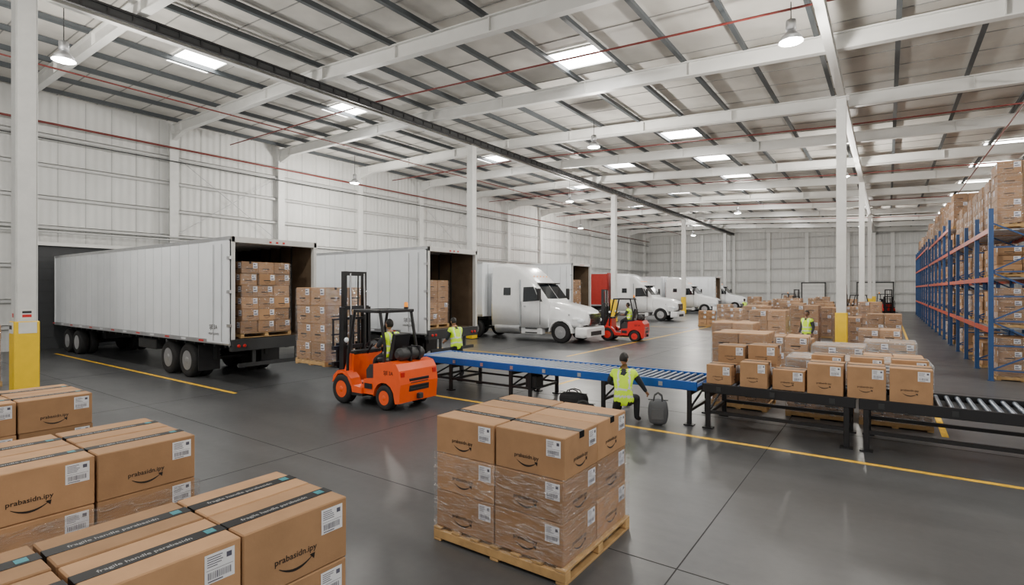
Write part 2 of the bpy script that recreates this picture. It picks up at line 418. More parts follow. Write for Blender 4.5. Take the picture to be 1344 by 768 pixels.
for X in(-17.85,-1.3):
    b=B(); z=rz_(X)
    b.box(X-.11,X+.11,YN,YF,z-.04,z-.005,WHITE); b.box(X-.02,X+.02,YN,YF,z-.27,z-.04,WHITE); b.box(X-.11,X+.11,YN,YF,z-.3,z-.27,WHITE)
    y=YN+1
    while y<YF: b.box(X-.1,X+.1,y-.01,y+.01,z-.27,z-.04,WHITE); y+=2.93
    b.obj('roof_girder')
b=B(); z=rz_(-17)-.16
for dz in(-.13,.11): b.box(-17.36,-17.26,YN,YF-.5,z+dz-.03,z+dz+.03,BLACK)
y=YN
while y<YF-.5: b.box(-17.34,-17.28,y-.03,y+.03,z-.12,z+.12,BLACK); y+=.6
b.box(-17.33,-17.31,YN,YF-.5,z-.13,z+.1,DARK)
b.obj('cable_tray')
b=B()
z=rz_(-24.)-.05; b.cyl((-24.,YN,z),(-24,YF-.5,z),.03,PIPE,8)
z=rz_(4.)-.05; b.cyl((4.,YN,z),(4,YF-.5,z),.03,PIPE,8)
for Y in(14.8,26.5,38,50,62):
    for(a,c)in SEG:
        a=max(a,-29.5);c=min(c,XR-.5); b.cyl((a,Y,rz_(a)+.06),(c,Y,rz_(c)+.06),.032,PIPE,8)
b.cyl((-29.4,YN,9.75),(-29.4,YF-.6,9.75),.05,PIPE,8)
b.obj('sprinkler_pipes')
b=B()
for z in(5.1,5.25): b.cyl((-29.55,YN,z),(-29.55,YF-.5,z),.04,GIRT,8)
b.cyl((-29.55,YN,9.1),(-29.55,YF-.5,9.1),.03,DARK,8)
for y in RY:
    if y>YN: b.cyl((-29.55,y+.5,0),(-29.55,y+.5,5.1),.02,GIRT,6)
b.obj('conduit_pipes')
def wall(name,P0,P1,nrm,H0,H1,cols,H=None):
    b=B(); P0=Vector(P0);P1=Vector(P1);n=Vector(nrm);L=(P1-P0).length;t=(P1-P0).normalized()
    def bx(a0,a1,e0,e1,z0,z1,mat):
        c=[P0+t*a0+n*e0,P0+t*a1+n*e1]
        xs=sorted([c[0].x,c[1].x]);ys=sorted([c[0].y,c[1].y]); b.box(xs[0],xs[1],ys[0],ys[1],z0,z1,mat)
    q=[P0,P1,P1-n*.25,P0-n*.25]
    hs=[H0,H1,H1,H0]
    b.add([(p.x,p.y,0) for p in q]+[(p.x,p.y,h) for p,h in zip(q,hs)],[(0,1,5,4),(1,2,6,5),(2,3,7,6),(3,0,4,7),(4,5,6,7),(3,2,1,0)],WALLM)
    Hm=min(H0,H1)
    a=.5
    while a<L: bx(a-.01,a+.01,0,.012,0,Hm-.1,WSEAM); a+=1.0
    for z in(1.1,2.2,3.7,5.4,6.7,8.1,9.4):
        bx(0,L,0,.14,z-.03,z,GIRT); bx(0,L,.12,.14,z-.16,z,GIRT)
    for a in cols:
        bx(a-.15,a+.15,.0,.32,0,Hm-.2,COLW); bx(a-.2,a+.2,.3,.34,0,Hm-.2,COLW)
    b.obj(name)
wcol=[y-YN for y in RY if y>YN]
wall('wall_left',(XW,YN,0),(XW,YF,0),(1,0,0),dk(XW),dk(XW),wcol)
wall('wall_far',(XW,YF,0),(XR,YF,0),(0,-1,0),dk(XW)+.2,dk(XR)+.9,[4,8.3,12.6,17,21.5,26,30.5,35,39.5,44])
wall('wall_right',(XR,YN,0),(XR,YF,0),(-1,0,0),dk(XR),dk(XR),wcol)
b=B()
for(y0,y1)in((12.2,17.9),(29.6,35.4),(53,58.8)):
    for a,c in(((y0,5.4),(y1,9.4)),((y1,5.4),(y0,9.4))): b.cyl((-29.75,a[0],a[1]),(-29.75,c[0],c[1]),.018,ALU,6)
b.obj('wall_bracing_rods')
for i,(y0,y1,h) in enumerate(((6.55,10.4,4.5),(12.3,15.6,4.5),(21.6,23.5,4.5),(28.7,29.4,4.5),(38.6,41.1,4.5),(56.9,58.7,4.5))):
    b=B(); b.box(-29.85,-29.8,y0,y1,0,h,DOORD)  # flat panel; its dark colour carries the shade inside the dock opening
    for k in range(9): b.box(-29.8,-29.785,y0,y1,.5*k,.5*k+.02,DARK)
    b.box(-29.8,-29.6,y0-.15,y0,0,h+.15,WHITE); b.box(-29.8,-29.6,y1,y1+.15,0,h+.15,WHITE); b.box(-29.8,-29.6,y0,y1,h,h+.15,WHITE)
    b.obj('door_%d'%(i+1))
for i,(x0,x1) in enumerate(((-9,-6.5),(-3,.5))):
    b=B(); b.box(x0,x1,77.6,77.65,0,3.4,WHITE)
    for k in range(7): b.box(x0,x1,77.58,77.6,.5*k,.5*k+.03,WSEAM)
    for (a,c) in((x0-.12,x0),(x1,x1+.12)): b.box(a,c,77.5,77.65,0,3.5,DARK)
    b.box(x0-.12,x1+.12,77.5,77.65,3.4,3.52,DARK)
    b.obj('door_%d'%(i+7))
def column(X,Y,w,guard=True,notice=False):
    b=B(); zt=rz_(X)-.3; h=w/2
    for s_ in(-1,1): b.box(X-h,X+h,Y+s_*h-.015*s_,Y+s_*h,.02,zt,COLW)
    b.box(X-h+.0,X+h,Y-h+.02,Y+h-.02,.02,zt,COLW,.01)
    b.box(X-h-.1,X+h+.1,Y-h-.1,Y+h+.1,0,.03,DARK)
    b.box(X-h-.08,X+h+.08,Y-h-.08,Y+h+.08,zt-.03,zt,COLW)
    if guard:
        g=h+.035; b.box(X-g,X+g,Y-g,Y+g,.03,1.8,YEL,.02)
    if notice:
        b.box(X-g+.06,X+g-.08,Y-g-.012,Y-g,1.5,1.78,SIGNW); b.box(X+g,X+g+.012,Y-g+.08,Y+g-.06,1.5,1.78,SIGNW)
        b.box(X-g+.1,X+g-.15,Y-g-.014,Y-g-.012,1.6,1.7,DARK)
        D=Dec(b,(X+h,Y-h,0),(0,1,0),(1,0,0)); D.q(.08,1.84,.34,2.1,SIGNW,.004); D.q(.12,1.9,.3,1.97,REFR,.006); D.q(.12,2.0,.3,2.06,DARK,.006)
        D=Dec(b,(X-h,Y-h,0),(1,0,0),(0,-1,0)); D.q(.08,1.85,.3,2.1,SIGNW,.004); D.q(.11,1.9,.26,2.0,REFR,.006)
    b.obj('steel_column')
for i,Y in enumerate((3.8,21.5,39.25,57,74.7)):
    column(-17.85,Y,.42 if i==0 else .36,True,i==0)
    if i>0: column(-1.3,Y,.29)
def lamp(X,Y,power,z=None):
    z=z or min(rz_(X),9.8)-.95
    e=empty('high_bay_lamp',(X,Y,z)); b=B()
    b.cyl((0,0,.5),(0,0,rz_(X)-z+.0),.012,DARK,6)
    b.rev((0,0,0),[(.05,.52),(.11,.5),(.12,.28),(.09,.24),(.06,.22)],ALU,16,'Z')
    b.rev((0,0,0),[(.08,.22),(.2,.1),(.27,-.02),(.275,-.02),(.21,.12),(.09,.24)],ALU,20,'Z')
    b.obj('housing',parent=e)
    b=B(); b.rev((0,0,0),[(.02,-.05),(.2,-.04),(.255,-.015),(.2,.06),(.02,.07)],LAMPE,20,'Z'); b.obj('lens',parent=e)
    l=bpy.data.lights.new('bulb','POINT'); l.energy=power; l.shadow_soft_size=.22; l.color=(1,.95,.87)
    o=bpy.data.objects.new('bulb',l); COL.objects.link(o); o.parent=e; o.location=(0,0,-.32)
LP=1250
for(X,Y)in((-18.3,4.7),(-1.9,14.3),(-10.2,-1),(-18.4,33),(-1.9,33),(-10,46),(-18.3,62),(-2,60),(9.5,18),(9.5,42),(-25.5,20),(-25.5,48),(3,2),(-10.5,21)):  # a few sighted fittings; the rest are added to light the hall
    lamp(X,Y,LP)
# ------------------------------------------------------------------ wheels
def wheel(b,c,r,w,side=-1,n=28,hub=ALU,dual=False):
    h=w/2; c=Vector(c)
    b.rev(c,[(r*.56,-h*.9),(r*.72,-h),(r*.93,-h*.95),(r,-h*.7),(r,h*.7),(r*.93,h*.95),(r*.72,h),(r*.56,h*.9)],RUB,n)
    y=side*h
    b.rev(c,[(r*.58,y*.95),(r*.56,y*.8),(r*.5,y*.62),(r*.25,y*.45 if not dual else y*.2),(r*.24,y*.9),(r*.16,y*1.0),(.001,y*1.0)],hub,n)
    for k in range(8):
        a=2*math.pi*k/8; p=c+Vector((math.cos(a)*r*.37,y*.5,math.sin(a)*r*.37)); b.cyl(p,p+Vector((0,side*h*.22,0)),r*.035,CHROME,6)
def axle_set(b,x,y0,y1,r=.5):
    wheel(b,(x,y0+.17,r),r,.30,-1,dual=True); wheel(b,(x,y0+.5,r),r,.28,-1,n=20)
    wheel(b,(x,y1-.17,r),r,.30,1,dual=True); wheel(b,(x,y1-.5,r),r,.28,1,n=20)
    b.cyl((x,y0+.3,r),(x,y1-.3,r),.07,DARK,10)
# ------------------------------------------------------------------ trailers
def trailer(L,W,z0,z1,front_set=True,skin=None):
    skin=skin or TRW
    b=B(); t=.05
    b.box(-L,0,0,t,z0,z1,skin); b.box(-L,0,W-t,W,z0,z1,skin)
    b.box(-L,0,0,W,z1-t,z1,skin); b.box(-L,-L+t,0,W,z0,z1,skin)
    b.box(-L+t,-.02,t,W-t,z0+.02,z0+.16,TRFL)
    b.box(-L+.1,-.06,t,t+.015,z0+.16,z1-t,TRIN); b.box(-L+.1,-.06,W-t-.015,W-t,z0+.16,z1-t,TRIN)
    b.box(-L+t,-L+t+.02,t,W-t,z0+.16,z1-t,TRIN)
    x=-1.2
    while x>-L+.3:
        b.box(x-.006,x+.006,-.005,0,z0+.12,z1-.1,TRSEAM)
        b.box(x-.03,x+.03,t+.015,t+.03,z0+.2,z1-t,DARK); b.box(x-.03,x+.03,W-t-.03,W-t-.015,z0+.2,z1-t,DARK)
        b.box(x-.03,x+.03,t,W-t,z1-t-.05,z1-t,ALU)
        x-=.61
    for y in(-.012,W): 
        b.box(-L,0,y,y+.012,z0,z0+.12,ALU); b.box(-L,0,y,y+.012,z1-.09,z1,ALU)
    x=-.4;k=0
    while x>-L: b.box(x-.28,x,-.016,-.012,z0+.04,z0+.09,REFR if k%2 else LABEL); x-=1.1;k+=1
    b.box(-L-.01,-L+.12,-.014,W+.014,z0,z1,skin,.02)
    for y0,y1 in((0,.1),(W-.1,W)): b.box(-.12,.03,y0,y1,z0-.05,z1,WHITE,.01)
    b.box(-.12,.03,0,W,z1-.16,z1,WHITE,.01); b.box(-.1,.05,0,W,z0-.16,z0+.16,DARK,.01)
    for y in(.18,.34,W-.34,W-.18): b.rev((.05,y,z0-.02),[(.045,0),(.045,.02),(.03,.03)],REFR,12,'X')
    for y in(W/2-.2,W/2,W/2+.2): b.box(.03,.045,y-.03,y+.03,z1-.12,z1-.07,REFR)
    b.box(-1.2,-.02,-.06,-.02,z0+.05,z1-.12,skin)
    for z in(z0+.5,z0+1.4,z0+2.3): b.box(-.1,.05,-.07,-.01,z,z+.08,ALU)
    for x in(-.35,-.8): b.cyl((x,-.08,z0+.1),(x,-.08,z1-.2),.012,ALU,6)
    for y in(W/2-.5,W/2+.42): b.box(-L+.2,-.2,y,y+.08,z0-.2,z0,DARK)
    x=-.5
    while x>-L: b.box(x-.03,x+.03,.1,W-.1,z0-.09,z0,DARK); x-=.6
    for x in(-2.73,-4.0): axle_set(b,x,.05,W-.05)
    b.box(-4.9,-1.9,.45,.55,.55,z0-.1,DARK); b.box(-4.9,-1.9,W-.55,W-.45,.55,z0-.1,DARK)
    for y in(.05,W-.65): b.box(-1.95,-1.93,y,y+.6,.25,z0-.1,BLACK)
    if front_set:
        for x in(-12.35,-13.5): axle_set(b,x,.05,W-.05,.48)
        b.box(-14.2,-11.6,W/2-.45,W/2+.45,.6,.95,DARK)
    else:
        for y in(.45,W-.55): b.box(-L+2.2,-L+2.3,y,y+.1,.08,z0,ALU); b.box(-L+2.1,-L+2.4,y-.08,y+.18,0,.08,DARK)
    b.box(-.06,.02,.2,W-.2,.5,.6,DARK)
    for y in(.6,W-.7): b.box(-.05,.0,y,y+.08,.55,z0-.1,DARK)
    b.box(-6.6,-5.2,.2,.5,.65,z0-.12,DARK,.02)
    D=Dec(b,(0,0,0),(1,0,0),(0,-1,0)); 
    D.text(TXT3,-1.05,z0+.42,.45,INK,.065); D.text(TXT4,-1.1,z0+.26,.6,INK,.065)
    return b
trailer(14.8,2.57,1.1,4.02).obj('semi_trailer',(-14.22,7.15,0))
trailer(14.8,2.55,1.1,4.02,False).obj('semi_trailer',(-12.3,12.55,0))
trailer(13.0,2.55,1.15,4.25,False).obj('semi_trailer',(-16,29.0,0))
trailer(13.0,2.55,1.15,4.1,False).obj('semi_trailer',(-16.2,63.4,0))
def trailer_rev(skin,L):
    b=B();W=2.5;z0=1.15;z1=4.05
    b.box(-L,0,-W/2,W/2,z0,z1,skin,.03)
    x=-.6
    while x>-L: b.box(x-.008,x+.008,-W/2-.006,-W/2,z0+.1,z1-.1,TRSEAM if skin is TRW else skin); x-=.61
    b.box(-L,0,-W/2-.012,-W/2,z0,z0+.12,ALU); b.box(-L,0,-W/2-.012,-W/2,z1-.09,z1,ALU)
    b.box(-L+.2,-.2,-.5,.5,z0-.2,z0,DARK)
    for x in(-L+1.6,-L+2.9): axle_set(b,x,-W/2+.05,W/2-.05)
    b.box(-2.9,-2.8,-.9,-.8,.1,z0,ALU); b.box(-2.9,-2.8,.8,.9,.1,z0,ALU)
    for s_ in(-.85,.85): b.box(-3.,-2.7,s_-.12,s_+.12,0,.1,DARK)
    for y in(-.8,0,.8): b.box(0,.02,y-.02,y+.02,z0+.1,z1-.1,ALU)
    return b.mesh('towed_trailer')
# ------------------------------------------------------------------ tractor
def sect(x,hw,z0,z1,r,tw=None):
    tw=tw if tw is not None else hw-.05
    pts=[(-hw,z0),(-hw,z0+(z1-z0)*.33),(-(hw*.6+tw*.4),z0+(z1-z0)*.66)]
    for k in range(5):
        a=math.pi*(1-.5*k/4); pts.append((-tw+r+math.cos(a)*r,z1-r+math.sin(a)*r))
    half=pts; full=half+[(-y,z) for y,z in half[::-1]]
    return [(x,y,z) for y,z in full]
def tractor():
    b=B()
    P=TRUCKW
    b.rings([sect(-.05,.62,.95,1.38,.12,.6),sect(-.16,.78,.88,1.56,.16,.72),sect(-.5,.86,.85,1.72,.2,.78),sect(-1.2,.92,.85,1.86,.22,.86),sect(-2.05,1.02,.8,2.0,.2,.95)],P)
    b.rings([sect(-2.0,1.1,.72,2.0,.1,1.0),sect(-2.12,1.14,.7,2.16,.12,1.0),sect(-2.72,1.17,.7,2.9,.2,1.02),sect(-3.1,1.18,.7,3.22,.22,1.05),sect(-3.7,1.2,.7,3.68,.25,1.08),sect(-4.2,1.21,.7,3.92,.25,1.1),sect(-5.25,1.21,.7,3.97,.22,1.12),sect(-5.4,1.2,.7,3.9,.22,1.1)],P)
    def wz(x): return 2.16+(-2.12-x)/(.6)*.74
    for s_ in(-1,1):
        b.add([(-2.08,s_*.03,wz(-2.08)+.03),(-2.1,s_*.98,wz(-2.1)+.01),(-2.66,s_*.93,wz(-2.66)+.01),(-2.68,s_*.03,wz(-2.68)+.03)],[(0,1,2,3)],GLASS)
        y=s_*1.185
        b.add([(-2.5,y*.985,2.05),(-3.45,y,1.98),(-3.45,y*.955,2.72),(-2.85,y*.95,2.74)],[(0,1,2,3)],GLASS)
        b.add([(-2.3,y*.98,2.0),(-2.45,y*.985,2.0),(-2.78,y*.95,2.7),(-2.68,y*.95,2.68)],[(0,1,2,3)],GLASS)
        b.add([(-4.2,s_*1.215,2.3),(-4.65,s_*1.215,2.3),(-4.65,s_*1.19,2.7),(-4.2,s_*1.19,2.7)],[(0,1,2,3)],GLASS)
        for x in(-2.42,-3.55): b.box(x-.01,x+.01,s_*1.19,s_*1.205,.85,2.0,DARK)
        b.box(-3.62,-3.6,s_*1.15,s_*1.235,.75,3.1,TRSEAM)
        b.box(-3.4,-3.25,s_*1.2,s_*1.23,1.72,1.78,CHROME)
        b.box(-.95,-.9,s_*.8,s_*.96,1.35,1.4,CHROME)
        b.cyl((-3.65,s_*.95,.62),(-5.2,s_*.95,.62),.3,ALU,18)
        b.box(-3.6,-2.35,s_*.75,s_*1.16,.35,.68,P,.04)
        for z in(.42,.62): b.box(-3.3,-2.6,s_*1.16,s_*1.19,z,z+.05,DARK)
        n=9; arc=[]
        for k in range(n+1):
            a=math.pi*k/n*.98; arc.append((-1.3+math.cos(a)*.66,.5+math.sin(a)*.64))
        inn=[(-1.3+(x+1.3)*.9,.5+(z-.5)*.9) for x,z in arc[::-1]]
        b.prism([(-.62,.5)]+arc+[(-1.98,.5)]+inn,s_*.72,s_*1.16,P,False)
        b.box(-.75,-.25,s_*.6,s_*1.05,.8,1.25,P,.08)
        b.ell((-.3,s_*.93,1.08),(.2,.16,.13),HEADL)
        b.tube([(-2.45,s_*1.15,2.2),(-2.3,s_*1.42,2.2),(-2.3,s_*1.42,2.6)],.015,BLACK,6)
        b.box(-2.4,-2.26,s_*1.32,s_*1.54,2.05,2.65,BLACK,.03)
        wheel(b,(-1.3,s_*1.0,.52),.52,.3,s_)
        b.cyl((-5.55,s_*.95,1.0),(-5.55,s_*.95,3.4),.07,CHROME,10)
        for x in(-6.6,-7.9):
            wheel(b,(x,s_*1.05,.51),.51,.28,s_,dual=True,n=24)
        b.box(-8.3,-6.2,s_*.75,s_*1.15,1.04,1.07,DARK)
        b.box(-8.5,-2.2,s_*.32,s_*.42,.65,.9,DARK)
    b.rings([sect(.05,.95,.32,.72,.08,.95),sect(-.05,1.15,.3,.78,.08,1.12),sect(-.45,1.2,.32,.8,.08,1.17)],P)
    b.box(.04,.07,-.55,.55,.38,.58,DARK)
    b.add([(.0,-.48,.9),(.0,.48,.9),(-.03,.5,1.38),(-.03,-.5,1.38)],[(0,1,2,3)],BLACK)
    for z in(.98,1.06,1.14,1.22,1.3): b.box(-.05,.012,-.5,.5,z,z+.018,CHROME)
    b.box(-.08,.015,-.55,-.5,.88,1.4,CHROME); b.box(-.08,.015,.5,.55,.88,1.4,CHROME); b.box(-.08,.015,-.55,.55,1.38,1.43,CHROME)
    for y in(-.6,-.3,0,.3,.6): b.ell((-3.15,y,3.27),(.05,.04,.03),AMBER,8,5)
    b.box(-2.72,-2.55,-1.02,1.02,2.88,2.94,BLACK,.02)
    b.cyl((-1.3,-.9,.52),(-1.3,.9,.52),.06,DARK,8)
    b.cyl((-6.6,-.9,.5),(-6.6,.9,.5),.06,DARK,8); b.cyl((-7.9,-.9,.5),(-7.9,.9,.5),.06,DARK,8)
    b.box(-7.7,-6.8,-.4,.4,.9,1.1,DARK)
    return b.mesh('tractor_mesh')
TRAC=tractor()
for(X,Y,sk_,L)in((-11.6,23.35,TRW,11.4),(-13.9,43.6,REDT,9.1),(-14.6,58.9,TRW,8.4),(-14.2,70.8,None,0)):
    e=empty('semi_truck',(X,Y,0)); place(TRAC,'tractor_unit',(0,0,0),0,e)
    if sk_: place(trailer_rev(sk_,L),'trailer_body',(-6.0,0,0),0,e)
# ------------------------------------------------------------------ forklift
def forklift(paint,lift=.72,mh=3.03):
    b=B(); q=-.15
    for s_ in(-1,1):
        wheel(b,(-.8,s_*.5,.33),.33,.24,s_,22,paint); wheel(b,(.72+q,s_*.46,.27),.27,.2,s_,22,paint)
        b.prism([(-1.15,.45),(-1.1,.62),(-.95,.74),(-.65,.74),(-.48,.6),(-.4,.45),(-.1,.42),(-.1,.28),(-.42,.26),(-.46,.42),(-.6,.62),(-.78,.69),(-.95,.66),(-1.08,.5)],s_*.34,s_*.6,paint)
        b.box(-.42,-.05,s_*.35,s_*.62,.24,.3,BLACK)
        b.tube([(-.72,s_*.5,.7),(-.7,s_*.5,1.1),(-.48,s_*.48,2.1)],.035,BLACK,8)
        b.tube([(.62+q,s_*.46,.95),(.66+q,s_*.46,1.3),(.5+q,s_*.46,2.1)],.035,BLACK,8)
        b.box(-.5,.55+q,s_*.44,s_*.5,2.08,2.15,BLACK,.01)
        b.box(-1.16,-1.0,s_*.32,s_*.4,.12,mh*.72,BLACK); b.box(-1.19,-1.06,s_*.25,s_*.32,.15,mh,BLACK)
        b.cyl((-.98,s_*.2,.2),(-.98,s_*.2,mh*.66),.035,DARK,8); b.cyl((-.98,s_*.2,mh*.66),(-1.0,s_*.2,mh-.05),.02,CHROME,8)
        b.box(-1.13,-1.11,s_*.1,s_*.13,.4,mh-.1,DARK)
        b.box(-1.36,-1.31,s_*.22,s_*.34,lift,lift+.6,BLACK); b.box(-2.5,-1.31,s_*.22,s_*.34,lift,lift+.045,BLACK)
        b.cyl((-.95,s_*.3,.45),(-.6,s_*.3,.55),.04,DARK,8)
        b.ell((-.68,s_*.56,1.45),(.06,.05,.06),HEADL,10,6)
        b.box(1.2+q,1.225+q,s_*.42,s_*.52,.75,.85,REFR)
    for z in(.3,1.2,mh*.7): b.box(-1.08,-1.0,-.34,.34,z,z+.09,BLACK)
    b.box(-1.17,-1.08,-.3,.3,mh-.1,mh,BLACK); b.box(-1.17,-1.08,-.3,.3,mh*.62,mh*.62+.06,BLACK)
    for z in(lift+.08,lift+.45): b.box(-1.31,-1.22,-.5,.5,z,z+.09,BLACK)
    b.box(-1.3,-1.25,-.5,.5,lift+1.15,lift+1.19,BLACK)
    for y in(-.48,-.28,-.1,.1,.28,.48): b.box(-1.29,-1.26,y-.015,y+.015,lift+.5,lift+1.17,BLACK)
    b.box(-.98,.5,-.36,.36,.2,.45,DARK,.02)
    b.prism([(-.95,.42),(-.95,.7),(-.78,1.12),(-.62,1.12),(-.6,.5),(-.5,.42)],-.42,.42,paint)
    b.box(-.74,-.6,-.4,.4,1.1,1.2,BLACK,.02)
    b.prism([(-.12,.42),(-.14,.8),(-.02,.93),(.75,.95),(.75,.42)],-.44,.44,DARK)
    arch=[(.72+q+math.cos(a)*.33,.27+math.sin(a)*.33) for a in [math.radians(d) for d in (0,25,50,75,100,125,150,180)]]
    b.prism([(.39+q,.98),(.9+q,1.06),(1.1+q,1.02),(1.2+q,.88),(1.24+q,.6),(1.2+q,.2),(1.08+q,.18)]+arch[:],-.56,.56,paint)
    b.prism([(-.1,.3),(-.1,.62),(.24,.66),(.24,.3)],-.55,.55,paint)
    b.box(1.2+q,1.235+q,-.3,.3,.42,.7,BLACK,.01)
    for z in(.46,.53,.6): b.box(1.235+q,1.245+q,-.26,.26,z,z+.02,DARK)
    b.box(1.15+q,1.3+q,-.06,.06,.24,.36,DARK,.01)
    b.cyl((.93+q,-.3,1.19),(.93+q,.32,1.19),.14,DARK,18); b.cyl((.93+q,.32,1.19),(.93+q,.4,1.19),.14,DARK,18,.07); b.cyl((.93+q,-.38,1.19),(.93+q,-.3,1.19),.07,DARK,18,.14)
    b.box(.79+q,1.07+q,-.1,-.05,1.04,1.35,BLACK); b.box(.79+q,1.07+q,.15,.2,1.04,1.35,BLACK)
    b.box(-.05,.4,-.24,.24,.95,1.07,BLACK,.04); b.prism([(.34,1.05),(.46,1.05),(.58,1.6),(.48,1.62)],-.22,.22,BLACK)
    b.cyl((-.62,0,1.1),(-.45,0,1.33),.02,BLACK,8)
    R=[];cx=Vector((-.44,0,1.35));
    for k in range(20):
        a=2*math.pi*k/20; R.append(cx+Vector((math.cos(a)*.17*.8,math.sin(a)*.17,math.cos(a)*.17*.6)))
    b.tube([tuple(p) for p in R+[R[0]]],.014,BLACK,6)
    for y in(.22,.28,.34): b.cyl((-.55,y,1.15),(-.5,y,1.36),.008,BLACK,6); b.ell((-.5,y,1.37),(.018,.018,.02),BLACK,8,5)
    b.box(-.52,-.46,-.5,.5,2.08,2.15,BLACK,.01); b.box(.5+q,.56+q,-.5,.5,2.08,2.15,BLACK,.01)
    for y in(-.36,-.24,-.12,0,.12,.24,.36): b.box(-.5,.52+q,y-.012,y+.012,2.1,2.14,BLACK)
    b.cyl((.5+q,.3,2.15),(.5+q,.3,2.2),.05,BLACK,10); b.rev((.5+q,.3,0),[(.045,2.2),(.045,2.28),(.03,2.31)],AMBER,12,'Z')
    D=Dec(b,(0,-.562,0),(1,0,0),(0,-1,0)); D.text(TXT3,.72+q,.78,.3,INK)
    D.q(-.05,.42,.2,.54,BLACK,-.008+.012)
    return b.mesh('forklift_mesh')
FX,FY=-9.38,8.22
FO=forklift(ORANGE); FRD=forklift(RED,.3,2.6)
e=empty('forklift',(FX,FY,0)); place(FO,'truck_body',(0,0,0),0,e)
lb=load_mesh('fork_load',2,2,4,1.15,1.2,1.88,lab=.8,jit=.02); place(lb,'palletized_cartons',(FX-2.0,FY,.77))
e=empty('forklift',(-10.9,25.4,0),.15); place(FRD,'truck_body',(0,0,0),0,e)
e=empty('forklift',(-.3,66,0),1.9); place(FRD,'truck_body',(0,0,0),0,e)
e=empty('forklift',(-8.5,62,0),-2.2); place(FRD,'truck_body',(0,0,0),0,e)
e=empty('forklift',(-1.9,52,0),.4); place(FO,'truck_body',(0,0,0),0,e)
LT=load_mesh('trailer_load',2,3,6,1.3,1.45,2.1,lab=.8,jit=.03); LT2=load_mesh('trailer_load_b',3,3,5,1.35,1.3,1.7,lab=.9,ragged=True,jit=.03)
place(LT,'palletized_cartons',(-14.98,8.2,1.27)); place(LT2,'palletized_cartons',(-16.6,8.3,1.27))
place(LA,'palletized_cartons',(-13.2,13.4,1.27)); place(LD,'palletized_cartons',(-14.6,13.5,1.27))
place(LD,'palletized_cartons',(-16.8,30.1,1.32)); place(LA,'palletized_cartons',(-17,64.5,1.32))
# ------------------------------------------------------------------ foreground stacks
def stack(name,xs,ys,nz,bh=.3817,base=.145,tape='x',faces=('-Y','+X'),filmz=None):
    b=B(); pallet(b,xs[0]-.02,ys[0]-.02,xs[-1]-xs[0]+.04,ys[-1]-ys[0]+.04)
    for k in range(nz):
        for i in range(len(xs)-1):
            for j in range(len(ys)-1):
                top=(k==nz-1)
                fs=[]
                if '-Y' in faces and j==0: fs.append('-Y')
                if '+X' in faces and i==len(xs)-2: fs.append('+X')
                carton(b,xs[i]+random.uniform(-.006,.006),ys[j]+random.uniform(-.006,.006),base+k*bh,xs[i+1]-xs[i]-.008,ys[j+1]-ys[j]-.008,bh,1,fs,tape if top else None,True,1)
    if filmz: wrap(b,xs[0],xs[-1],ys[0],ys[-1],base-.04,filmz,.018)
    return b.obj(name)
stack('palletized_cartons',[-3.84,-3.08,-2.31],[4.05,4.72,5.42],3,filmz=.93)
stack('palletized_cartons',[-3.61,-3.2,-2.79],[.11,.79,1.47,2.15],3,tape='y',faces=('+X','-Y'))
stack('palletized_cartons',[-6.2,-5.65,-5.1],[.02,.77,1.52,2.26],3,tape='y',faces=('+X','-Y'),filmz=.88)
stack('palletized_cartons',[-9.35,-8.8,-8.25],[.95,1.7,2.42],3,tape='y',faces=('+X','-Y'))
place(LA,'palletized_cartons',(-19.9,3.1,0)); place(LB,'palletized_cartons',(-21.3,2.2,0))
for(x,y,me,r) in [(-1.15,12.75,LW,0),(.1,12.8,LW,.03),(-2.65,12.8,LA,0),(-3.6,16.4,LA,0),(-2.25,16.2,LB,.05),(-1.0,15.8,LW,0),(.05,17.6,LW,0),(-4.6,20.6,LC,0),(-3.3,20,LD,0),(-2.4,18.4,LE,0),(.1,14.7,LE,.02),
    (-.2,20.5,LB,0),(-4.5,24.5,LD,.1),(-3,27,LD,0),(-1.5,28.6,LB,0),(-.1,25.4,LA,0),(-5.5,29,LC,0),(-4,31,LD,0),(-2.4,33,LA,0),(-.8,36,LD,0),(-6.5,35,LA,.2),(-5,38,LD,0),(-3.4,41,LA,0),
    (-7.8,44,LA,0),(-6,47,LD,0),(-4,48.5,LA,0),(-2.2,46,LB,0),(-9.6,52,LB,0),(-7.5,55,LC,0),(-5,58,LD,0),(-3,62,LA,0),(-11.2,47,LB,0),(-10.4,38.5,LE,.2),(-6.5,66,LA,0),(-11,66,LB,0),(-9.6,71,LD,0),
    (-8.4,38,LB,0),(-10.6,56,LD,0),(-9,60,LA,0),(-6.8,51,LB,0),(-5.4,43,LB,0)]:
    place(me,'palletized_cartons',(x,y,0),r)
b=B()
for(x,y)in((-9,49.5),(-9,48.6),(-7.6,60)):
    for k in range(3): b.box(x,x+.8,y,y+.6,.0+.34*k,.34+.34*k,GREEN,.03); b.box(x-.02,x+.82,y-.02,y+.62,.3+.34*k,.335+.34*k,GREEN,.01)
b.obj('green_totes')
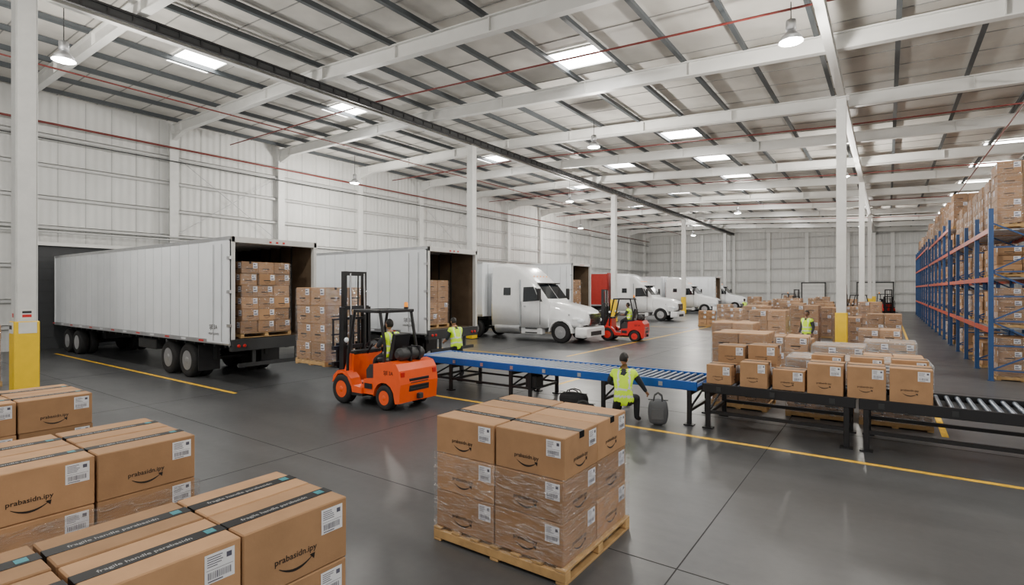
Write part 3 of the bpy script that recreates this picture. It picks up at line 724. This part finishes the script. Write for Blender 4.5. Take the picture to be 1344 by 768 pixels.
# ------------------------------------------------------------------ conveyor
def conveyor(x0,x1,y0,y1,zt,rail,legs,under=False,step=.1,skirt=True):
    b=B()
    for y in(y0,y1-.05): b.box(x0,x1,y,y+.05,zt-.15,zt+.02,rail,.008)
    if skirt:
        k=x0+.3
        while k<x1: b.box(k-.04,k+.04,y0-.012,y0,zt-.11,zt-.03,ALU if rail is BLUE else DARK); k+=.9
    x=x0+.06
    while x<x1-.03: b.cyl((x,y0+.05,zt-.03),(x,y1-.05,zt-.03),.033,STEEL,10); x+=step
    b.box(x0+.02,x1-.02,y0+.05,y1-.05,zt-.1,zt-.085,rail if rail is BLUE else DARK)
    x=x0+.4
    while x<x1: b.box(x-.03,x+.03,y0+.05,y1-.05,zt-.15,zt-.1,BLACK); x+=1.2
    for x in legs:
        for y in(y0+.01,y1-.08):
            b.box(x-.04,x+.04,y,y+.07,.02,zt-.12,BLACK,.006); b.box(x-.09,x+.09,y-.04,y+.11,0,.025,BLACK)
        b.box(x-.025,x+.025,y0+.05,y1-.05,.25,.31,BLACK); b.box(x-.025,x+.025,y0+.05,y1-.05,zt-.25,zt-.17,BLACK)
        b.bar((x,y0+.06,.3),(x,y1-.06,zt-.2),.03,.03,BLACK)
    if under:
        for y in(y0+.02,y1-.07): b.box(x0+.1,x1-.1,y,y+.05,.28,.34,BLACK)
    return b
c=conveyor(-10.25,-2.95,10.2,11.5,.82,BLUE,[-9.9,-9.2,-7.3,-6.75,-4.9,-3.1],step=.14)
c.box(-10.35,-10.25,10.2,11.5,.6,.84,BLUE,.02); c.box(-6.9,-6.6,10.25,10.6,.3,.6,BLACK,.03)
for y in(10.22,11.43): c.box(-9.9,-6.75,y,y+.04,.28,.33,BLACK)
c.obj('roller_conveyor')
c=conveyor(-2.85,-.42,10.2,11.5,.82,BLACK,[-2.75,-.55],True,step=.09); 
c.obj('roller_conveyor')
c=conveyor(-.38,5.2,10.2,11.5,.82,BLACK,[-.28,2.6,5.0],True,step=.14); c.obj('roller_conveyor')
def single(x,y,z,w,d,h,hi=1,name='carton',n=1,tape='x',tm=None):
    b=B()
    for k in range(n): carton(b,-w/2,-d/2,k*h,w,d,h,hi,('-Y','+X'),tape if k==n-1 else None,True,1,tm or TAPE)
    return b.obj(name,(x,y,z),random.uniform(-.04,.04))
for(x,y,w,d,h,n)in[(-2.58,10.6,.46,.5,.36,1),(-2.5,11.17,.5,.5,.34,2),(-1.98,10.55,.46,.5,.46,1),(-1.93,11.15,.5,.5,.36,2),(-1.42,10.6,.52,.42,.36,1),(-.86,10.6,.53,.62,.52,1),(-.29,10.6,.53,.62,.52,1),(.3,10.6,.55,.62,.54,1),
     (-.88,11.2,.5,.45,.6,1),(-.3,11.2,.5,.45,.6,1),(.3,11.2,.5,.45,.6,1)]:
    single(x,y,.822,w,d,h,1,'carton',n)
def bag(loc,r,mat,rz=0):
    b=B()
    def fn(d):
        k=1/max(abs(d.x),abs(d.y),abs(d.z)); k=k**.45
        return d*k
    b.ell((0,0,r[2]*.98),r,mat,20,14,fn)
    b.box(-r[0]*.98,r[0]*.98,-.012,.012,r[2]*1.88,r[2]*1.93,DARK)
    for y in(-.5,.5): b.tube([(-r[0]*.45,y*r[1],r[2]*1.75),(-r[0]*.35,y*r[1]*.8,r[2]*2.25),(0,y*r[1]*.5,r[2]*2.45),(r[0]*.35,y*r[1]*.8,r[2]*2.25),(r[0]*.45,y*r[1],r[2]*1.75)],.014,DARK,6)
    b.box(-r[0]*.6,r[0]*.6,-r[1]*1.02,-r[1]*.9,r[2]*.5,r[2]*1.3,mat,.02)
    return b.obj('tool_bag',loc,rz)
bag((-3.6,9.93,0),(.19,.15,.25),BAG,.3)
bag((-5.75,10.5,0),(.34,.18,.15),BAGB,.1)
bag((-5.2,9.9,0),(.26,.16,.11),BAGB,.5)
# ------------------------------------------------------------------ racks
def rack(nb,y0,H,levels,X0=2.4,D_=1.25,bay=2.9):
    e=empty('pallet_rack',(X0,y0,0)); b=B()
    for i in range(nb+1):
        y=i*bay
        for x in(0,D_): b.box(x-.055,x+.055,y-.06,y+.06,0,H,RBLUE); b.box(x-.08,x+.08,y-.08,y+.08,0,.015,RBLUE)
        z=.3;k=0
        while z+.7<H:
            b.bar((0,y,z) if k%2==0 else (D_,y,z),(D_,y,z+.7) if k%2==0 else (0,y,z+.7),.04,.04,RBLUE); b.bar((0,y,z),(D_,y,z),.04,.04,RBLUE); z+=.7;k+=1
        if i<nb:
            for li,L_ in enumerate(levels):
                for x in(-.03,D_+.03): b.box(x-.025,x+.025,y+.05,y+bay-.05,L_-.14,L_,RORG)
                for yy in(.5,1.15,1.75,2.4): b.box(0,D_,y+yy-.04,y+yy+.04,L_-.04,L_,ALU)
    b.obj('frame',parent=e)
    for i in range(nb):
        for L_ in [0]+levels:
            for j in range(2):
                if random.random()<.08: continue
                me=random.choice([LB,LE,LE,LE,LB,LW] if L_ <levels[-1] else [LA,LB,LA,LC,LD])
                o=place(me,'pallet_load',(D_/2+.08,i*bay+.8+1.32*j,L_),0,e)
                o.scale=(.98,1,random.uniform(.75,.95) if L_<levels[-1] else 1.)
    return e
rack(4,20.2,4.9,[1.5,2.95,4.35])
rack(5,32.6,5.9,[1.5,2.95,4.35,5.5])
rack(7,48,6.2,[1.5,2.95,4.35,5.7])
rack(6,26,4.9,[1.5,2.95,4.35],X0=6.6)
# ------------------------------------------------------------------ people
def nearest(p,a,c):
    d=c-a;L=d.length_squared; t=max(0,min(1,(p-a).dot(d)/L)) if L>1e-9 else 0
    return (p-(a+d*t)).length,t
BASE=dict(pelvis=(0,0,.96),spine=(0,.0,1.13),chest=(0,0,1.33),neck=(0,.0,1.47),hb=(0,.01,1.56),head=(0,.02,1.665),
 shR=(.18,0,1.41),elR=(.25,-.03,1.13),wrR=(.26,.1,.9),shL=(-.18,0,1.41),elL=(-.25,-.03,1.13),wrL=(-.26,.1,.9),
 hiR=(.095,0,.9),knR=(.11,.03,.5),anR=(.11,-.01,.09),toR=(.13,.16,.045),hiL=(-.095,0,.9),knL=(-.11,.03,.5),anL=(-.11,-.01,.09),toL=(-.13,.16,.045))
RAD=dict(pelvis=.145,spine=.135,chest=.15,neck=.06,hb=.052,sh=.078,el=.048,wr=.032,hi=.105,kn=.066,an=.047,to=.04)
EDG=[('pelvis','spine','v'),('spine','chest','v'),('chest','neck','v'),('neck','hb','k')]
for s_ in'RL': EDG+=[('chest','sh'+s_,'v'),('sh'+s_,'el'+s_,'a'),('el'+s_,'wr'+s_,'f'),('pelvis','hi'+s_,'p'),('hi'+s_,'kn'+s_,'p'),('kn'+s_,'an'+s_,'p'),('an'+s_,'to'+s_,'b')]
def person(loc,rz,pose={},skin=SKIN1,sleeve=SHIRT,fore=None,look=0,tilt=0,curl=.6,name='warehouse_worker'):
    J=dict(BASE);J.update(pose); J={k:Vector(v) for k,v in J.items()}
    root=empty(name,loc,rz)
    keys=[k for k in J if k!='head']; idx={k:i for i,k in enumerate(keys)}
    me=bpy.data.meshes.new('sk'); me.from_pydata([tuple(J[k]) for k in keys],[(idx[a],idx[c]) for a,c,_ in EDG],[])
    o=bpy.data.objects.new('sk',me); COL.objects.link(o)
    o.modifiers.new('s','SKIN'); o.modifiers.new('u','SUBSURF'); o.modifiers['u'].levels=3; o.modifiers['u'].render_levels=3
    def rad(k): return RAD[k] if k in RAD else RAD[k[:2]]
    for k,i in idx.items():
        sv=me.skin_vertices[0].data[i]; r=rad(k); sv.radius=(r*1.12,r*1.12); sv.use_root=(k=='pelvis')
    bpy.context.view_layer.update()
    body=bpy.data.meshes.new_from_object(o.evaluated_get(bpy.context.evaluated_depsgraph_get()))
    bpy.data.objects.remove(o)
    body.materials.clear()
    ms=[VEST,REFL,skin,sleeve,fore or sleeve,PANTS,BOOT]
    for m in ms: body.materials.append(m)
    mp={'v':0,'k':2,'a':3,'f':4,'p':5,'b':6}
    ax=(J['chest']-J['pelvis']).normalized()
    lat=(J['shR']-J['shL']).normalized()
    for p in body.polygons:
        c=p.center; best=None
        for a,e_,k in EDG:
            d,t=nearest(c,J[a],J[e_]); d-= (rad(a)*(1-t)+rad(e_)*t)
            if best is None or d<best[0]: best=(d,k,t,a,e_)
        k=mp[best[1]]
        if best[1]=='a' and best[2]<.2: k=0
        if best[1]=='p' and best[3]=='pelvis' : k=0 if (c-J['pelvis']).dot(ax)>-.06 else 5
        if k==0:
            h=(c-J['pelvis']).dot(ax); l=abs((c-J['chest']).dot(lat))
            if .02<h<.06 or .16<h<.2: k=1
            elif h>.19 and .09<l<.125: k=1
            elif h>.44 and l<.05: k=3
        p.material_index=k; p.use_smooth=True
    place(body,'body',(0,0,0),0,root)
    b=B(); H=J['head']; b.M=Matrix.Translation(H)@Euler((tilt,0,look)).to_matrix().to_4x4()
    def fn(d):
        d=d.copy()
        if d.z<0: d.x*=1+.30*d.z; d.y*=1+.12*d.z
        if d.y>0 and d.z<-.2: d.y*=1.04
        return d
    b.ell((0,0,0),(.077,.096,.118),skin,20,14,fn)
    b.ell((0,.03,-.085),(.04,.045,.03),skin,12,8)
    b.add([(0,.09,.018),(-.015,.088,-.028),(.015,.088,-.028),(0,.122,-.024),(0,.092,-.036)],[(0,1,3),(0,3,2),(1,4,3),(3,4,2)],skin,True)
    for s_ in(-1,1):
        b.ell((s_*.031,.084,.006),(.014,.009,.008),EYEW,10,6); b.ell((s_*.031,.092,.006),(.006,.004,.006),INK,8,5)
        b.box(s_*.018,s_*.046,.085,.093,.024,.03,HAIR)
        b.ell((s_*.078,-.005,-.005),(.01,.02,.031),skin,10,6)
    b.ell((0,.083,-.058),(.024,.01,.006),LIPS,10,6)
    b.ell((0,-.008,.012),(.084,.103,.118),HAIR,22,14,None,lambda x,y,z:(z>.42) or (y<-.05 and z>-.6) or (y<.25 and z>.0 and abs(x)>.5))
    b.obj('head',parent=root)
    for s_,S_ in((1,'R'),(-1,'L')):
        b=B(); w=J['wr'+S_]; d=(w-J['el'+S_]).normalized()
        n=Vector((s_*1.,0,0)); n=(n-d*n.dot(d)); n=n.normalized() if n.length>.05 else Vector((0,0,1))
        sd=d.cross(n).normalized()
        if sd.dot(Vector((0,1,0)))<0: sd=-sd
        def Q(a,c,e_): return tuple(w+d*a+sd*c+n*e_)
        b.tube([Q(-.03,0,0),Q(.0,0,0),Q(.03,0,0),Q(.07,0,0),Q(.088,0,0)],[.028,.03,.038,.04,.03],skin,12,flat=.5)
        for i,(off,L_) in enumerate(((.03,.07),(.011,.08),(-.009,.074),(-.028,.058))):
            pts=[];a=.07;e_=0;ang=0
            pts.append(Q(a,off,e_))
            for k,f in enumerate((.45,.32,.23)):
                ang+=curl*(.5 if k==0 else .8); a+=math.cos(ang)*L_*f; e_-=math.sin(ang)*L_*f; pts.append(Q(a,off,e_))
            b.tube(pts,[.0095,.009,.008,.006],skin,8)
        b.tube([Q(.018,.03,0),Q(.04,.055,-.012),Q(.062,.062,-.028),Q(.078,.058,-.036)],[.012,.011,.009,.007],skin,8)
        b.obj('hand_'+S_,parent=root)
    return root
# kneeling worker, back to the photographer, hand on the bag beside him
person((-4.15,9.58,0),math.radians(22),dict(pelvis=(0,0,.5),spine=(0,.02,.68),chest=(0,.05,.90),neck=(0,.07,1.05),hb=(0,.09,1.14),head=(0,.115,1.245),
  shR=(.19,.05,.98),elR=(.33,.12,.76),wrR=(.42,.24,.60),shL=(-.19,.05,.98),elL=(-.29,.2,.77),wrL=(-.17,.4,.68),
  hiR=(.1,.0,.46),knR=(.24,.36,.47),anR=(.24,.2,.09),toR=(.3,.36,.045),hiL=(-.1,0,.46),knL=(-.17,.3,.12),anL=(-.15,-.1,.08),toL=(-.15,-.2,.04)),
  skin=SKIN1,sleeve=SHIRT,tilt=-.3,look=-.4)
person((-10.5,11.95,0),math.radians(75),dict(spine=(0,.03,1.13),chest=(0,.08,1.31),neck=(0,.12,1.45),hb=(0,.15,1.53),head=(0,.18,1.63),
  shR=(.18,.09,1.39),elR=(.24,.2,1.13),wrR=(.18,.42,1.05),shL=(-.18,.09,1.39),elL=(-.25,.15,1.12),wrL=(-.2,.38,1.02),
  knL=(-.12,.12,.5),anL=(-.12,.12,.09),toL=(-.13,.29,.045),knR=(.12,-.02,.5),anR=(.12,-.14,.09),toR=(.13,.03,.045)),tilt=-.3,fore=SKIN1,sleeve=SHIRT)
DRV=dict(pelvis=(0,0,1.2),spine=(0,-.01,1.36),chest=(0,.02,1.55),neck=(0,.05,1.68),hb=(0,.06,1.76),head=(0,.08,1.865),
  shR=(.18,.03,1.62),elR=(.26,.15,1.38),wrR=(.14,.36,1.36),shL=(-.18,.03,1.62),elL=(-.26,.15,1.38),wrL=(-.14,.36,1.36),
  hiR=(.1,.04,1.17),hiL=(-.1,.04,1.17))
def driver(x,y,rz,skin):
    P={k:(v[0],v[1],v[2]-.06) for k,v in DRV.items()}
    P.update(anR=(.13,.4,.6),toR=(.14,.54,.56),anL=(-.13,.4,.6),toL=(-.14,.54,.56),knR=(.14,.38,1.0),knL=(-.14,.38,1.0))
    return person((x,y,0),rz,P,skin=skin,fore=skin)
driver(FX+.2,FY,math.radians(90),SKIN1)
driver(-10.9+.2,25.4,math.radians(98),SKIN2)
person((-2.55,23.4,0),math.radians(150),{},skin=SKIN2)
person((-10.3,50,0),math.radians(60),{},skin=SKIN2)
# ------------------------------------------------------------------ world, camera
w=bpy.data.worlds.new('World'); SC.world=w; w.use_nodes=True
bg=w.node_tree.nodes['Background']; bg.inputs[0].default_value=(1,.975,.94,1); bg.inputs[1].default_value=.85
cam=bpy.data.cameras.new('camera'); cam.lens=695/1344*36; cam.sensor_width=36; cam.shift_y=-.003; cam.clip_end=300
co=bpy.data.objects.new('camera',cam); COL.objects.link(co); co.location=(0,0,2.6); co.rotation_euler=(math.radians(90),0,math.radians(35.35))
SC.camera=co
